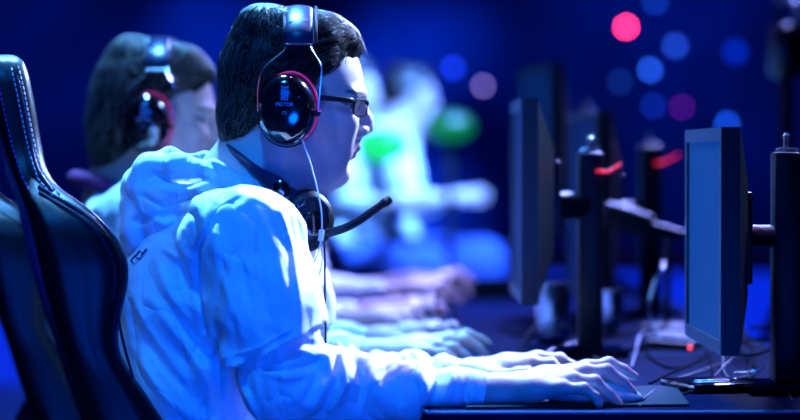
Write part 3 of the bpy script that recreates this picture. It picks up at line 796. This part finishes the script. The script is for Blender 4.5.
def copy_tree(root, delta, label, repl=None, group=None):
    r = root.copy(); COL.objects.link(r); r.location = root.location + V(delta); r['label'] = label
    if group: r['group'] = group
    for ch in list(root.children):
        c = ch.copy(); COL.objects.link(c); c.parent = r
        if repl and ch.data:
            for sl in c.material_slots:
                for a_, b_ in repl.items():
                    if sl.material == M[a_]: sl.link = 'OBJECT'; sl.material = M[b_]
        for g_ in ch.children:
            d_ = g_.copy(); COL.objects.link(d_); d_.parent = c
    return r
BG = 'people seated in the blurred background'
copy_tree(p3, (.22, 4.3, .15), 'person in white in the blurred background between the two made-up green lamps', {'trousers': 'jeans'})
copy_tree(p3, (.02, 3.5, .15), 'person in white in the blurred background behind the microphone boom', {'trousers': 'jeans'})
def stool(x, y, z0, h, lab):
    ex = empty('stool', (x, y, z0), lab, 'stool', 'plain round stools')
    mb = MB(); mb.lathe([(.15, -.04), (.165, -.03), (.165, -.01), (.15, 0)], (x, y, z0 + h), (0, 0, 1), 28); mb.build('seat', M['leather_panel'], ex)
    for k in range(4):
        a = k * math.pi / 2 + .78; c_, s_ = math.cos(a), math.sin(a)
        mb = MB(); mb.tube([(x + .11 * c_, y + .11 * s_, z0 + h - .035), (x + .17 * c_, y + .17 * s_, z0 + .002)], .012, n=8, smooth=False); mb.build('leg', M['matte'], ex)
stool(-.30, 4.75, 0, .455, 'round stool under the second person behind the one in glasses'); stool(-.33, 5.5, 0, .465, 'round stool under the farthest person of the desk row')
stool(-.08, 9.05, .157, .45, 'round stool under the person in white between the made-up green lamps'); stool(-.28, 8.25, .157, .45, 'round stool under the person in white behind the microphone boom')
slab('floor_platform', (0, 9.1, .08), (5.0, 2.2, .155), M['floor'])

# ------------------------------------------------------------------ gaming chairs
def gaming_chair(o, label):
    A = lambda x, y, d=3.14: off(P(x, y, d), o)
    yc = D1 + o[1]
    ex = empty('gaming_chair', off((-.38, D1, 0), o), label, 'chair', 'gaming chairs')
    #      y    xb   xf   W    recess(px behind the wing front)
    st = [(55, 10, 30, .10, 4), (58, 4, 38, .125, 6), (66, 2, 42, .14, 8), (90, 5, 46, .155, 10), (120, 10, 50, .165, 12), (150, 16, 54, .175, 14), (178, 22, 59, .20, 16), (195, 25, 74, .225, 26),
          (210, 28, 92, .245, 40), (228, 30, 108, .26, 52), (250, 34, 122, .268, 60), (275, 39, 127, .27, 62), (305, 47, 122, .27, 56), (335, 56, 116, .27, 48), (360, 65, 120, .27, 46), (390, 75, 140, .265, 50), (420, 85, 160, .26, 55), (470, 104, 190, .255, 60), (520, 124, 210, .25, 60)]
    rings = []; side_pts = []
    for (y, xb, xf, W, rc) in st:
        q0 = A(xb, y); q1 = A(xf, y); x0, x1, z = q0[0], q1[0], q0[2]; D = x1 - x0; r = rc / 810.
        sc_ = (D1 - W) / 3.14; x0 *= sc_; x1 *= sc_; z = ZC + (z - ZC - o[2]) * sc_ + o[2]
        if o[0]: x0 += o[0] * (1 - sc_); x1 += o[0] * (1 - sc_)
        half = [(x0 + D * .04, 0), (x0 + D * .02, -W * .55), (x0, -W * .86), (x0 + D * .10, -W * .975), (x0 + D * .30, -W), (x0 + D * .55, -W), (x0 + D * .80, -W * .99), (x1 - D * .04, -W * .95), (x1, -W * .88), (x1 - D * .05, -W * .80), (x1 - r * .55, -W * .70), (x1 - r * .95, -W * .60), (x1 - r, -W * .3), (x1 - r * 1.0, 0)]
        full = half + [(a, -b) for a, b in half[-2:0:-1]]
        rings.append([Vector((a, yc + b, z)) for a, b in full])
    bm = bmesh.new(); R = [[bm.verts.new(p) for p in ring] for ring in rings]; n = len(R[0])
    for a, b in zip(R, R[1:]):
        for i in range(n): bm.faces.new((a[i], a[(i + 1) % n], b[(i + 1) % n], b[i]))
    bm.faces.new(R[0][::-1]); bm.faces.new(R[-1]); bmesh.ops.recalc_face_normals(bm, faces=bm.faces)
    bmesh.ops.subdivide_edges(bm, edges=bm.edges[:], cuts=1, use_grid_fill=True, smooth=.9)
    me = bpy.data.meshes.new('backrest'); bm.to_mesh(me); bm.free()
    br = link('backrest', me, M['leather'], ex)
    sm = br.modifiers.new('sub', 'SUBSURF'); sm.levels = 1; sm.render_levels = 2
    # raised seams and stitch rows follow the side of the bolster
    def side(fr, y, out=.0015):
        ys = [s_[0] for s_ in st]; xb = np.interp(y, ys, [s_[1] for s_ in st]); xf = np.interp(y, ys, [s_[2] for s_ in st]); W = np.interp(y, ys, [s_[3] for s_ in st])
        q = P(xb + (xf - xb) * fr, y, D1 - W); q = off(q, o); prof = np.interp(fr, [0, .1, .3, .55, .8, .96, 1], [.86, .975, 1, 1, .99, .95, .88])
        return np.array([q[0], yc - W * prof - out, q[2]])
    mb = MB()
    for fr, ya, yb in ((.62, 68, 196), (.80, 66, 192)):
        for y in np.arange(ya, yb, 5.2): mb.tube([side(fr, y), side(fr, y + 3.2)], .0011, n=5, smooth=False)
    setp(mb.build('stitching', M['stitch'], br), kind='stuff')
    mb = MB()
    for y in np.arange(72, 190, 5.2): mb.tube([side(.22, y), side(.22, y + 3.0)], .0010, n=5, smooth=False)
    setp(mb.build('purple_stitching', M['purple'], br), kind='stuff')
    for frs, ys, rr in (([.71] * 8, np.linspace(60, 190, 8), .0022), ([.50, .66, .78, .84, .88, .90, .90, .90, .88], [186, 196, 206, 218, 236, 262, 300, 330, 360], .0025), ([.42, .58, .70, .77, .81, .84, .83], [192, 203, 213, 225, 242, 268, 300], .0022),
                        ([.93, .95, .96, .96, .96, .96], [200, 214, 236, 270, 320, 380], .002), ([.035] * 12, np.linspace(66, 440, 12), .0026)):
        mb = MB(); mb.tube([side(f_, y, .0005) for f_, y in zip(frs, ys)], rr, n=6); mb.build('piping', M['band'], br)
    # harness slot
    # seat, arms, base
    B = lambda x, w_, z: off((x, D1 + w_, z), o)
    zs = .47 - o[2]
    mb = MB(); mb.box(B(-.12, 0, .42), (.50, .50, .11), bevel=.04, seg=4); st_ = mb.build('seat', M['leather_panel'], ex)
    for s in (-1, 1):
        mb = MB(); mb.box(B(-.12, s * .235, .44), (.46, .09, .12), bevel=.035, seg=4); mb.build('seat_bolster', M['leather'], st_)
        mb = MB(); mb.tube([B(-.36, s * .24, .40), B(-.385, s * .25, .46), B(-.375, s * .24, .56)], (.03, .012), n=10); mb.build('recliner_bracket', M['matte'], ex)
    mb = MB(); mb.lathe([(.045, 0), (.045, .12), (.028, .13), (.028, .26), (.05, .27), (.07, .295)], B(-.14, 0, .08), (0, 0, 1), 20); mb.build('gas_column', M['plastic'], ex)
    for k in range(5):
        a = k * 2 * math.pi / 5 + .3; c = np.array([math.cos(a), math.sin(a), 0]); b0 = B(-.14, 0, 0)
        mb = MB(); mb.tube([b0 + c * .03 + (0, 0, .12), b0 + c * .30 + (0, 0, .075)], lambda t: (.026 - .008 * t, .018 - .005 * t), n=8, smooth=False); lg = mb.build('base_leg', M['plastic'], ex)
        mb = MB(); mb.lathe([(.006, -.022), (.028, -.02), (.028, .02), (.006, .022)], b0 + c * .30 + (0, 0, .029), (-c[1], c[0], 0), 18); mb.build('caster', M['plastic'], lg)
    pv = off((-.40, D1 - .25, 0), o); Rz = Matrix.Translation(V(pv)) @ Matrix.Rotation(math.radians(10), 4, 'Z') @ Matrix.Translation(-V(pv))
    for c_ in [x for x in ex.children_recursive]: c_.data.transform(Rz)
    return ex
gaming_chair(np.array([0, 0, 0.0]), 'black leather racing chair behind the back of the person in glasses')
gaming_chair(np.array([-.185, .70, -.02]), 'black racing chair at the left edge, behind the nearest chair and out of focus')

# ------------------------------------------------------------------ monitors
def monitor(label, near, far, dn, df, top, bot, th, bulge, post=None, scr='screen', parts=True):
    """near/far: pixel x of the screen edges at depths dn, df; top/bot: pixel rows at the near edge"""
    a = P(near, top, dn); b = P(far, top, df); z1 = a[2]; z0 = P(near, bot, dn)[2]
    u = np.array([b[0] - a[0], b[1] - a[1], 0]); W = np.linalg.norm(u); u /= W; n = np.array([u[1], -u[0], 0])   # n points away from the player
    if n[0] < 0: n = -n
    H = z1 - z0; c = a + u * W / 2; c[2] = (z0 + z1) / 2
    q = lambda s, t, k: c + u * (s * W / 2) + np.array([0, 0, t * H / 2]) + n * k
    ex = empty('monitor', (c + n * .15) * np.array([1, 1, 0]) + np.array([0, 0, TZ]), label, 'monitor', 'gaming monitors')
    mb = MB(); bz = .017
    # casing: ring bezel in front, thick rim, back shell tapering to a raised centre
    def ring(s, t, k): return [mb.bm.verts.new(V(q(sx * s, sz * t, k))) for sx, sz in ((-1, -1), (1, -1), (1, 1), (-1, 1))]
    si = 1 - 2 * bz / W; ti = 1 - 2 * bz / H
    Rg = [ring(si, ti, .003), ring(si, ti, 0), ring(1, 1, 0), ring(1, 1, th), ring(.93, .90, th + .004), ring(.55, .52, th + bulge), ring(.5, .47, th + bulge)]
    for A_, B_ in zip(Rg, Rg[1:]):
        for i in range(4): mb.bm.faces.new((A_[i], A_[(i + 1) % 4], B_[(i + 1) % 4], B_[i]))
    mb.bm.faces.new(Rg[-1])
    mb.build('casing', M['plastic'], ex, smooth=False)
    mb = MB(); mb.prism([q(-si, -ti, .0025), q(si, -ti, .0025), q(si, ti, .0025), q(-si, ti, .0025)], n * .002); s_ = mb.build('screen', M[scr], ex, smooth=False); s_['label'] = 'dim blue lit screen'
    mb = MB(); mb.prism([q(-1, -1, -.0012), q(1, -1, -.0012), q(1, -ti, -.0012), q(-1, -ti, -.0012)], n * .0012); mb.prism([q(-1, ti, -.0012), q(1, ti, -.0012), q(1, 1, -.0012), q(-1, 1, -.0012)], n * .0012)
    for sx in (-1, 1): mb.prism([q(sx * si, -ti, -.0012), q(sx, -ti, -.0012), q(sx, ti, -.0012), q(sx * si, ti, -.0012)], n * .0012)
    mb.build('bezel', M['bezel'], ex, smooth=False)
    if post:
        px, pt, wd, ay0, ay1, pd = post
        pb = P(px, pt, pd); zt = pb[2]; w2 = wd * pd / FPX
        cz = (P(px, ay0, pd)[2] + P(px, ay1, pd)[2]) / 2
        mb = MB(); mb.box((pb[0], pb[1], (TZ + .012 + zt) / 2), (w2, w2 * 1.3, zt - TZ - .012), bevel=.004); po = mb.build('post', M['plastic'], ex)
        mb = MB(); mb.box((pb[0], pb[1], TZ + .0055), (.11, .16, .009), bevel=.004); mb.build('base', M['base'], ex)
        # arm
        e0 = q(0, 0, th + bulge - .004); e0[2] = cz; e1 = np.array([pb[0], pb[1], cz])
        h_ = abs(P(px, ay0, pd)[2] - P(px, ay1, pd)[2]) / 2
        mb = MB(); mb.tube([e0, e1], (h_ * .8, .022), n=12, flat=(0, 0, 1), smooth=False); ar = mb.build('arm', M['plastic'], ex)
        mb = MB(); mb.box(q(0, 0, th + bulge + .006), (.014, .12, .12), rot=Matrix.Rotation(math.atan2(u[1], u[0]) - math.pi / 2, 3, 'Z'), bevel=.003); mb.build('mount_plate', M['plastic'], ar)
        top_ = np.array([pb[0], pb[1], zt])
        mb = MB(); mb.lathe([(w2 * .30, 0), (w2 * .30, .003), (.004, .004), (.0035, .018), (.0045, .0185), (.0045, .022), (.002, .025)], top_, (0, 0, 1), 14); mb.build('post_screw', M['steel'], po)
        mb = MB(); mb.tube([top_ + (-w2 * .42, -.01, .0025), top_ + (-w2 * .1, -.012, .005), top_ + (w2 * .4, -.01, .003)], .0016, n=6); mb.build('post_clip', M['alu'], po)
    return ex
monitor('large monitor at the right edge, its blue lit screen facing the person in glasses', 722, 686, 3.17, 3.55, 127, 356, .0225, .022, (786, 152, 27, 222, 250, 3.36))
monitor('black monitor standing left of the can, seen edge on with its back to the right', 522, 511, 3.75, 4.12, 98, 305, .024, .028, (590, 152, 24, 188, 222, 3.98), scr='screen_dim')
monitor('blurred monitor between the two front posts, behind the nearer middle post', 597, 567, 4.75, 5.15, 110, 300, .028, .03, (650, 145, 21, 200, 222, 5.0), scr='screen_dim')
monitor('farthest blurred monitor rising above the black monitor left of the can', 552, 518, 5.75, 6.2, 62, 230, .026, .03, (585, 110, 18, 140, 160, 5.98), scr='screen_dim')

# red clips on two posts, the red light on them put in as emission
for (a, b, c, d, lab) in (((601, 171), (609, 171), (621, 163), 3.93, 'red cable clip with painted-in red light on the nearer middle monitor post'), ((660, 163), (668, 160), (679, 154), 4.95, 'red cable clip with painted-in red light on the blurred post further right')):
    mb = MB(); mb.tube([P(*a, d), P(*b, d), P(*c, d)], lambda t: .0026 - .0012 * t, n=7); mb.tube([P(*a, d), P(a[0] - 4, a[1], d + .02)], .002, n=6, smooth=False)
    setp(mb.build('cable_clip', glow('red_painted_glow', (1, .01, .08), 1.2)), lab, 'cable clip')
# padded arm lying between the posts
ar = empty('microphone', P(640, 315, 4.55), 'thick dark foam covered microphone on a stand between the middle posts', 'microphone')
mb = MB(); mb.tube([P(604, 212, 4.55), P(625, 219, 4.55), P(652, 227, 4.55)], lambda t: .021 + .003 * math.sin(t * 3.1) - .004 * (t > .93), n=14); mb.build('foam_cover', M['matte'], ar)
mb = MB(); mb.tube([P(652, 227, 4.55), P(684, 236, 4.55)], .010, n=12, smooth=False); mb.build('handle', M['plastic'], ar)
mb = MB(); mb.tube([P(668, 233, 4.55), P(668, 327, 4.55)], .006, n=10, smooth=False); mb.lathe([(.05, 0), (.05, .008), (.01, .014)], P(668, 330.0, 4.55) * np.array([1, 1, 0]) + np.array([0, 0, TZ]), (0, 0, 1), 20); mb.build('stand', M['plastic'], ar)

# ------------------------------------------------------------------ things on the desk
def on(px, py): # point on the desk top seen at this pixel
    d = (ZC - TZ) * FPX / (py - HOR); return P(px, py, d)
mb = MB(); mb.prism([q + (0, 0, .0005) for q in (on(466, 410), on(690, 407), on(676, 388), on(500, 391))], (0, 0, .003))
setp(mb.build('mouse_pad', M['pad'], smooth=False), 'thin dark teal mouse pad under the hand holding the mouse', 'mouse pad')
# mouse
ms = empty('computer_mouse', (.25, 3.178, TZ + .0035), 'grey blue computer mouse under the fingers of the person in glasses', 'mouse')
S = SDF(); mz = TZ + .0035; S.ell((.236, 3.178, mz + .002), (.052, .029, .027), .01); S.ell((.266, 3.178, mz + .002), (.038, .028, .0165), .012)
S.cut = [(np.array([0, 0, mz]), np.array([0, 0, -1.0]))]
v, f = S.mesh(.0025); link('shell', mesh_np('shell', v, f), M['mouse_shell'], ms)
mb = MB(); mb.lathe([(.007, -.0035), (.008, -.002), (.008, .002), (.007, .0035)], (.278, 3.178, mz + .015), (0, 1, 0), 16); mb.build('scroll_wheel', M['matte'], ms)
mb = MB(); mb.tube([P(643, 400, 3.178), on(655, 392) + (0, 0, .002), on(672, 383) + (0, 0, .003), on(700, 374) + (0, 0, .003), on(722, 366) + (0, 0, .004)], .0016, n=6); mb.build('mouse_cable', M['plastic'], ms)
# keyboard
kb = empty('keyboard', (.19, 3.56, TZ), 'low black keyboard under the far hand of the person in glasses', 'keyboard')
mb = MB(); mb.box((.16, 3.53, TZ + .0075), (.14, .38, .011), bevel=.003); mb.build('keyboard_case', M['plastic'], kb)
for i in range(5):
    for j in range(14):
        mb = MB(); mb.box((.107 + i * .0255, 3.36 + j * .0262, TZ + .0145), (.021, .021, .005), bevel=.0015, seg=1); k_ = mb.build('key', M['keys'], kb)
# sound card box with a pale label, and a cable splitter
bx = empty('adapter_box', on(712, 392), 'glossy black adapter box with a pale striped label beside the mouse cable', 'box')
c = on(712, 392); rz = Matrix.Rotation(math.radians(18), 3, 'Z')
mb = MB(); mb.box(c + (0, .03, .0068), (.095, .11, .012), rot=rz, bevel=.005); mb.build('box_body', M['gloss'], bx)
for k in (0, 1):
    mb = MB(); mb.box(c + (.0 + .004 * k, .0 + .028 * k, .0132), (.048, .011, .0006), rot=rz); mb.build('label_stripe', M['label_ink'], bx, smooth=False)
mb = MB(); S = SDF(); c2 = on(672, 352)
tb = empty('tablet_stand', on(680, 356), 'flat grey blue device with a small red light lying behind the cables', 'device')
mb.prism([on(645, 346) + (0, 0, .012), on(690, 350) + (0, 0, .012), on(703, 344) + (0, 0, .012), on(668, 341) + (0, 0, .012)], (0, 0, .006)); mb.build('device_cover', M['bezel'], tb, smooth=False)
mb = MB(); mb.prism([on(645, 348) + (0, 0, .0005), on(692, 352) + (0, 0, .0005), on(703, 345) + (0, 0, .0005), on(668, 342) + (0, 0, .0005)], (0, 0, .0115)); mb.build('device_body', M['plastic'], tb, smooth=False)
mb = MB(); mb.lathe([(.003, 0), (.002, .003)], on(689.5, 352) + (0, -.012, .008), (0, -1, .2), 10); mb.build('status_light', glow('red_dot', (1, .05, .08), 4), tb)
# can and glass
cn = empty('drink_can', on(553, 352) + (0, 0, 0), 'silver drink can between the black monitor and the middle post', 'can')
def can(c, ex, h, r):
    mb = MB(); mb.lathe([(r * .75, 0), (r * .95, .006), (r, .014), (r, h - .014), (r * .86, h - .003), (r * .86, h), (r * .82, h), (r * .80, h - .004), (.001, h - .004)], c, (0, 0, 1), 28); mb.build('can_body', M['alu'], ex)
    mb = MB(); mb.tube([c + np.array([r * .4 * math.cos(t) + .003, r * .3 * math.sin(t), h - .001]) for t in np.linspace(0, 6.28, 12, endpoint=False)], .0012, n=5, closed=True); mb.build('pull_tab', M['steel'], ex)
can(on(553, 344), cn, .100, .029); cn.location = V(on(553, 344))
for ch in cn.children: ch.location = -cn.location
pk = empty('drink_can', on(610, 328), 'small silver can lying dim and blurred behind the middle post', 'can')
can(on(612, 330), pk, .07, .02); pk.location = V(on(612, 330))
for ch in pk.children: ch.location = -pk.location

def cable(pts, r, m, label, cat='cable', extra=None, group=None):
    mb = MB(); mb.tube(pts, r, n=6)
    return setp(mb.build('cable', m), label, cat, group)
def O(px, py, h=.002): return on(px, py) + np.array([0, 0, h])
K = M['cord']
cable([O(640, 408), O(668, 400), O(700, 390), O(716, 379, .006), O(735, 372, .02), O(752, 366, .004)], .0013, M['steel'], 'thin shiny wire crossing the desk just right of the mouse')
cable([O(552, 385), O(520, 352, .004), O(534, 338, .02), O(541, 318, .06), O(538, 326, .045), O(546, 339, .01), O(575, 345), O(608, 352)], .003, K, 'black cable looping up around the silver can')
cable([O(545, 356), O(560, 352, .008), O(581, 348, .012), O(588, 347, .022), O(592, 357, .008), O(600, 362)], .0019, M['steel'], 'shiny wire with a bent hook in front of the middle post')
cable([O(632, 368), O(636, 358, .01), O(640, 350, .022), O(646, 344, .02)], .0016, M['grey_cable'], 'short pale cable standing up behind the index finger')
cable([O(641, 345), O(650, 358), O(668, 369), O(690, 366), O(708, 360, .01), O(712, 371, .004), O(717, 380)], .0022, K, 'dark blue cable curling in an S in front of the flat device')
cable([O(650, 385), O(672, 374), O(702, 366, .008), O(728, 357, .02), O(738, 358, .02), O(747, 365, .006), O(760, 372)], .0018, K, 'black cable running from the mouse towards the foot of the right monitor')
cable([O(742, 352, .03), O(735, 362, .02), O(750, 368, .018), O(775, 364, .024), O(783, 360, .02)], .0026, K, 'thick black cable looping under the right monitor to its post')
cable([O(740, 345, .045), O(748, 356, .03), O(762, 360, .03), O(780, 358, .03), O(770, 350, .036), O(752, 353, .04)], .0026, K, 'upper black cable loop between the right monitor and its post')
cable([O(727, 352, .05), O(736, 358, .03), O(752, 360, .02), O(750, 380, .002), O(752, 394)], .003, K, 'black cable hanging straight down below the right monitor')
cable([O(735, 377, .006), O(752, 376, .006), O(770, 374, .008), O(784, 388), O(793, 403)], .0016, M['steel'], 'shiny wire arching down to the right corner of the desk')
cable([O(716, 360, .012), O(722, 366, .020), O(725, 376, .004), O(735, 381), O(757, 376, .002)], .002, M['steel'], 'short bright metal wire bent in a hook beside the adapter box')
cable([P(662, 345, 4.1), P(651, 318, 4.15), P(650, 300, 4.15), P(656, 280, 4.2), P(662, 270, 4.2), P(664, 262, 4.25)], .0028, M['grey_cable'], 'pale cable rising in an arc beside the blurred right post')
cable([O(600, 345), O(625, 352), O(646, 350, .006), O(668, 340), O(700, 332)], .003, K, 'dark cable lying behind the fingertips between the posts')
cable([O(500, 330), O(530, 338), O(560, 334), O(600, 338), O(640, 330)], .0035, K, 'blurred black cable lying across the far part of the desk')
cable([P(466, 344, 3.95), P(458, 318, 4.0), P(446, 300, 4.05), P(440, 290, 4.1), P(436, 302, 4.15), P(444, 325, 4.15)], .0022, K, 'thin dark cable arching over the blurred hands')

# ------------------------------------------------------------------ background
rs = empty('stage_riser', (0, 10.4, 0), 'long stage riser with a glowing blue front behind the desks', 'stage')
mb = MB(); mb.box((0, 11.2, .31), (12, 1.4, .62)); mb.build('riser_body', M['matte'], rs, smooth=False)
mb = MB(); mb.box((0, 10.47, .30), (12, .04, .58)); gp = mb.build('light_panel', glow('riser_glow', (.002, .03, 1.0), .75), rs, smooth=False); gp['label'] = 'glowing blue front'
def stage_light(px, py, d, r, col, s, lab):
    r *= .34; s *= 4.2
    c = P(px, py, d); ex = empty('stage_light', c, lab, 'light', 'stage lights on the back wall')
    mb = MB(); mb.lathe([(r * .9, .12), (r * 1.5, .10), (r * 1.6, .0), (r * 1.35, 0), (r * 1.3, .01)][::-1], c, (0, 1, 0), 18)
    mb.tube([c + (0, .08, 0), c + (0, 14.9 - d, 0)], r * .4, n=8, smooth=False); mb.build('housing', M['matte'], ex)
    mb = MB(); mb.lathe([(.001, -.012), (r * .6, -.010), (r, 0), (r * 1.0, .012)], c + (0, -.001, 0), (0, 1, 0), 20); mb.build('lens', glow('lamp_glow', col, s), ex)
for a in ((626, 27, 13, .042, (1, .02, .10), 14, 'bright red lamp high on the back wall'), (650, 70, 13, .045, (.02, .12, 1), 2.6, 'blue lamp on the back wall below the red lamp'), (453, 68, 13, .055, (.01, .05, 1), 1.6, 'round blue lamp above the green glow'),
          (483, 86, 13, .035, (.35, .25, .9), 2.0, 'small pinkish lamp right of the round blue lamp'), (653, 106, 13, .04, (.01, .05, .9), 1.2, 'dim blue lamp lowest below the red lamp'), (682, 107, 13, .035, (.25, .01, .6), 1.2, 'dim purple lamp right of the dim blue lamp'),
          (727, 124, 13, .05, (.01, .10, 1), 2.0, 'blue lamp just above the right monitor'), (675, 46, 13, .06, (.02, .10, .9), 1.2, 'pale blue lamp right of the red lamp'), (620, 82, 13, .05, (.01, .06, .5), .8, 'faint teal lamp left of the blue lamp'),
          (655, 2, 13, .05, (.01, .08, .9), 1.0, 'faint blue lamp at the top edge above the red lamp'), (735, 52, 13, .09, (.0, .02, .5), .8, 'large faint blue lamp on the right of the back wall')):
    stage_light(*a)
for (px, py, r, gs, lab) in ((383, 145, .068, 1.6, 'made-up glowing green floor lamp just right of the nose of the person in glasses'), (450, 126, .06, .38, 'made-up glowing green floor lamp left of the black monitor')):  # blurred green patches built as made-up lamps so the green glows
    d = 8.1; c = P(px, py, d); ex = empty('made_up_lamp', (c[0], c[1], 0), lab, 'lamp', 'made-up green floor lamps')
    mb = MB(); mb.lathe([(.12, 0), (.12, .015), (.012, .025), (.012, c[2] - r * .7)], (c[0], c[1], 0), (0, 0, 1), 20); mb.build('stand', M['matte'], ex)
    mb = MB(); mb.lathe([(r * math.sin(t) + .0005, -r * .8 * math.cos(t)) for t in np.linspace(0.02, 3.12, 12)], c, (0, 0, 1), 24, sx=1.25); mb.build('globe', glow('green_glow', (.0, .55, .10), gs), ex)
for (px, py, e, s_) in ((396, 62, 800, 13), (208, 42, 650, 13), (10, 40, 120, 30), (650, 60, 150, 34), (465, 38, 520, 9), (40, 170, 50, 24), (420, 225, 1300, 14)):
    t = P(px, py, 14.85); spot('wall_spot', (t[0] * .9, 11.4, t[2] + 1.7), t, e, (.002, .10, 1), s_, 1.0)
# camera on a tripod at the right edge
vc = empty('video_camera', (.835, 5.6, 0), 'dark blurred video camera on a tripod at the top right corner', 'camera')
c = P(786, 52, 5.6)
mb = MB(); mb.box(c, (.055, .20, .115), bevel=.012); mb.build('camera_body', M['plastic'], vc)
mb = MB(); mb.lathe([(.028, 0), (.032, .01), (.032, .07), (.038, .09), (.038, .11), (.03, .11)], c + (-.0, -.10, 0), (0, -1, 0), 20); mb.build('lens', M['gloss'], vc)
mb = MB(); mb.tube([c + (-.005, .07, .05), c + (-.01, .05, .10), c + (.01, -.04, .11), c + (.01, -.09, .055)], .010, n=8); mb.build('carry_handle', M['bezel'], vc)
mb = MB(); mb.tube([c + (0, 0, -.057), (c[0], c[1], .75)], .016, n=10, smooth=False); mb.build('tripod_column', M['matte'], vc)
for k in range(3):
    a = k * 2.094 + .5; mb = MB(); mb.tube([(c[0], c[1], .78), (c[0] + .32 * math.cos(a), c[1] + .32 * math.sin(a), .01)], .012, n=8, smooth=False); mb.build('tripod_leg', M['matte'], vc)
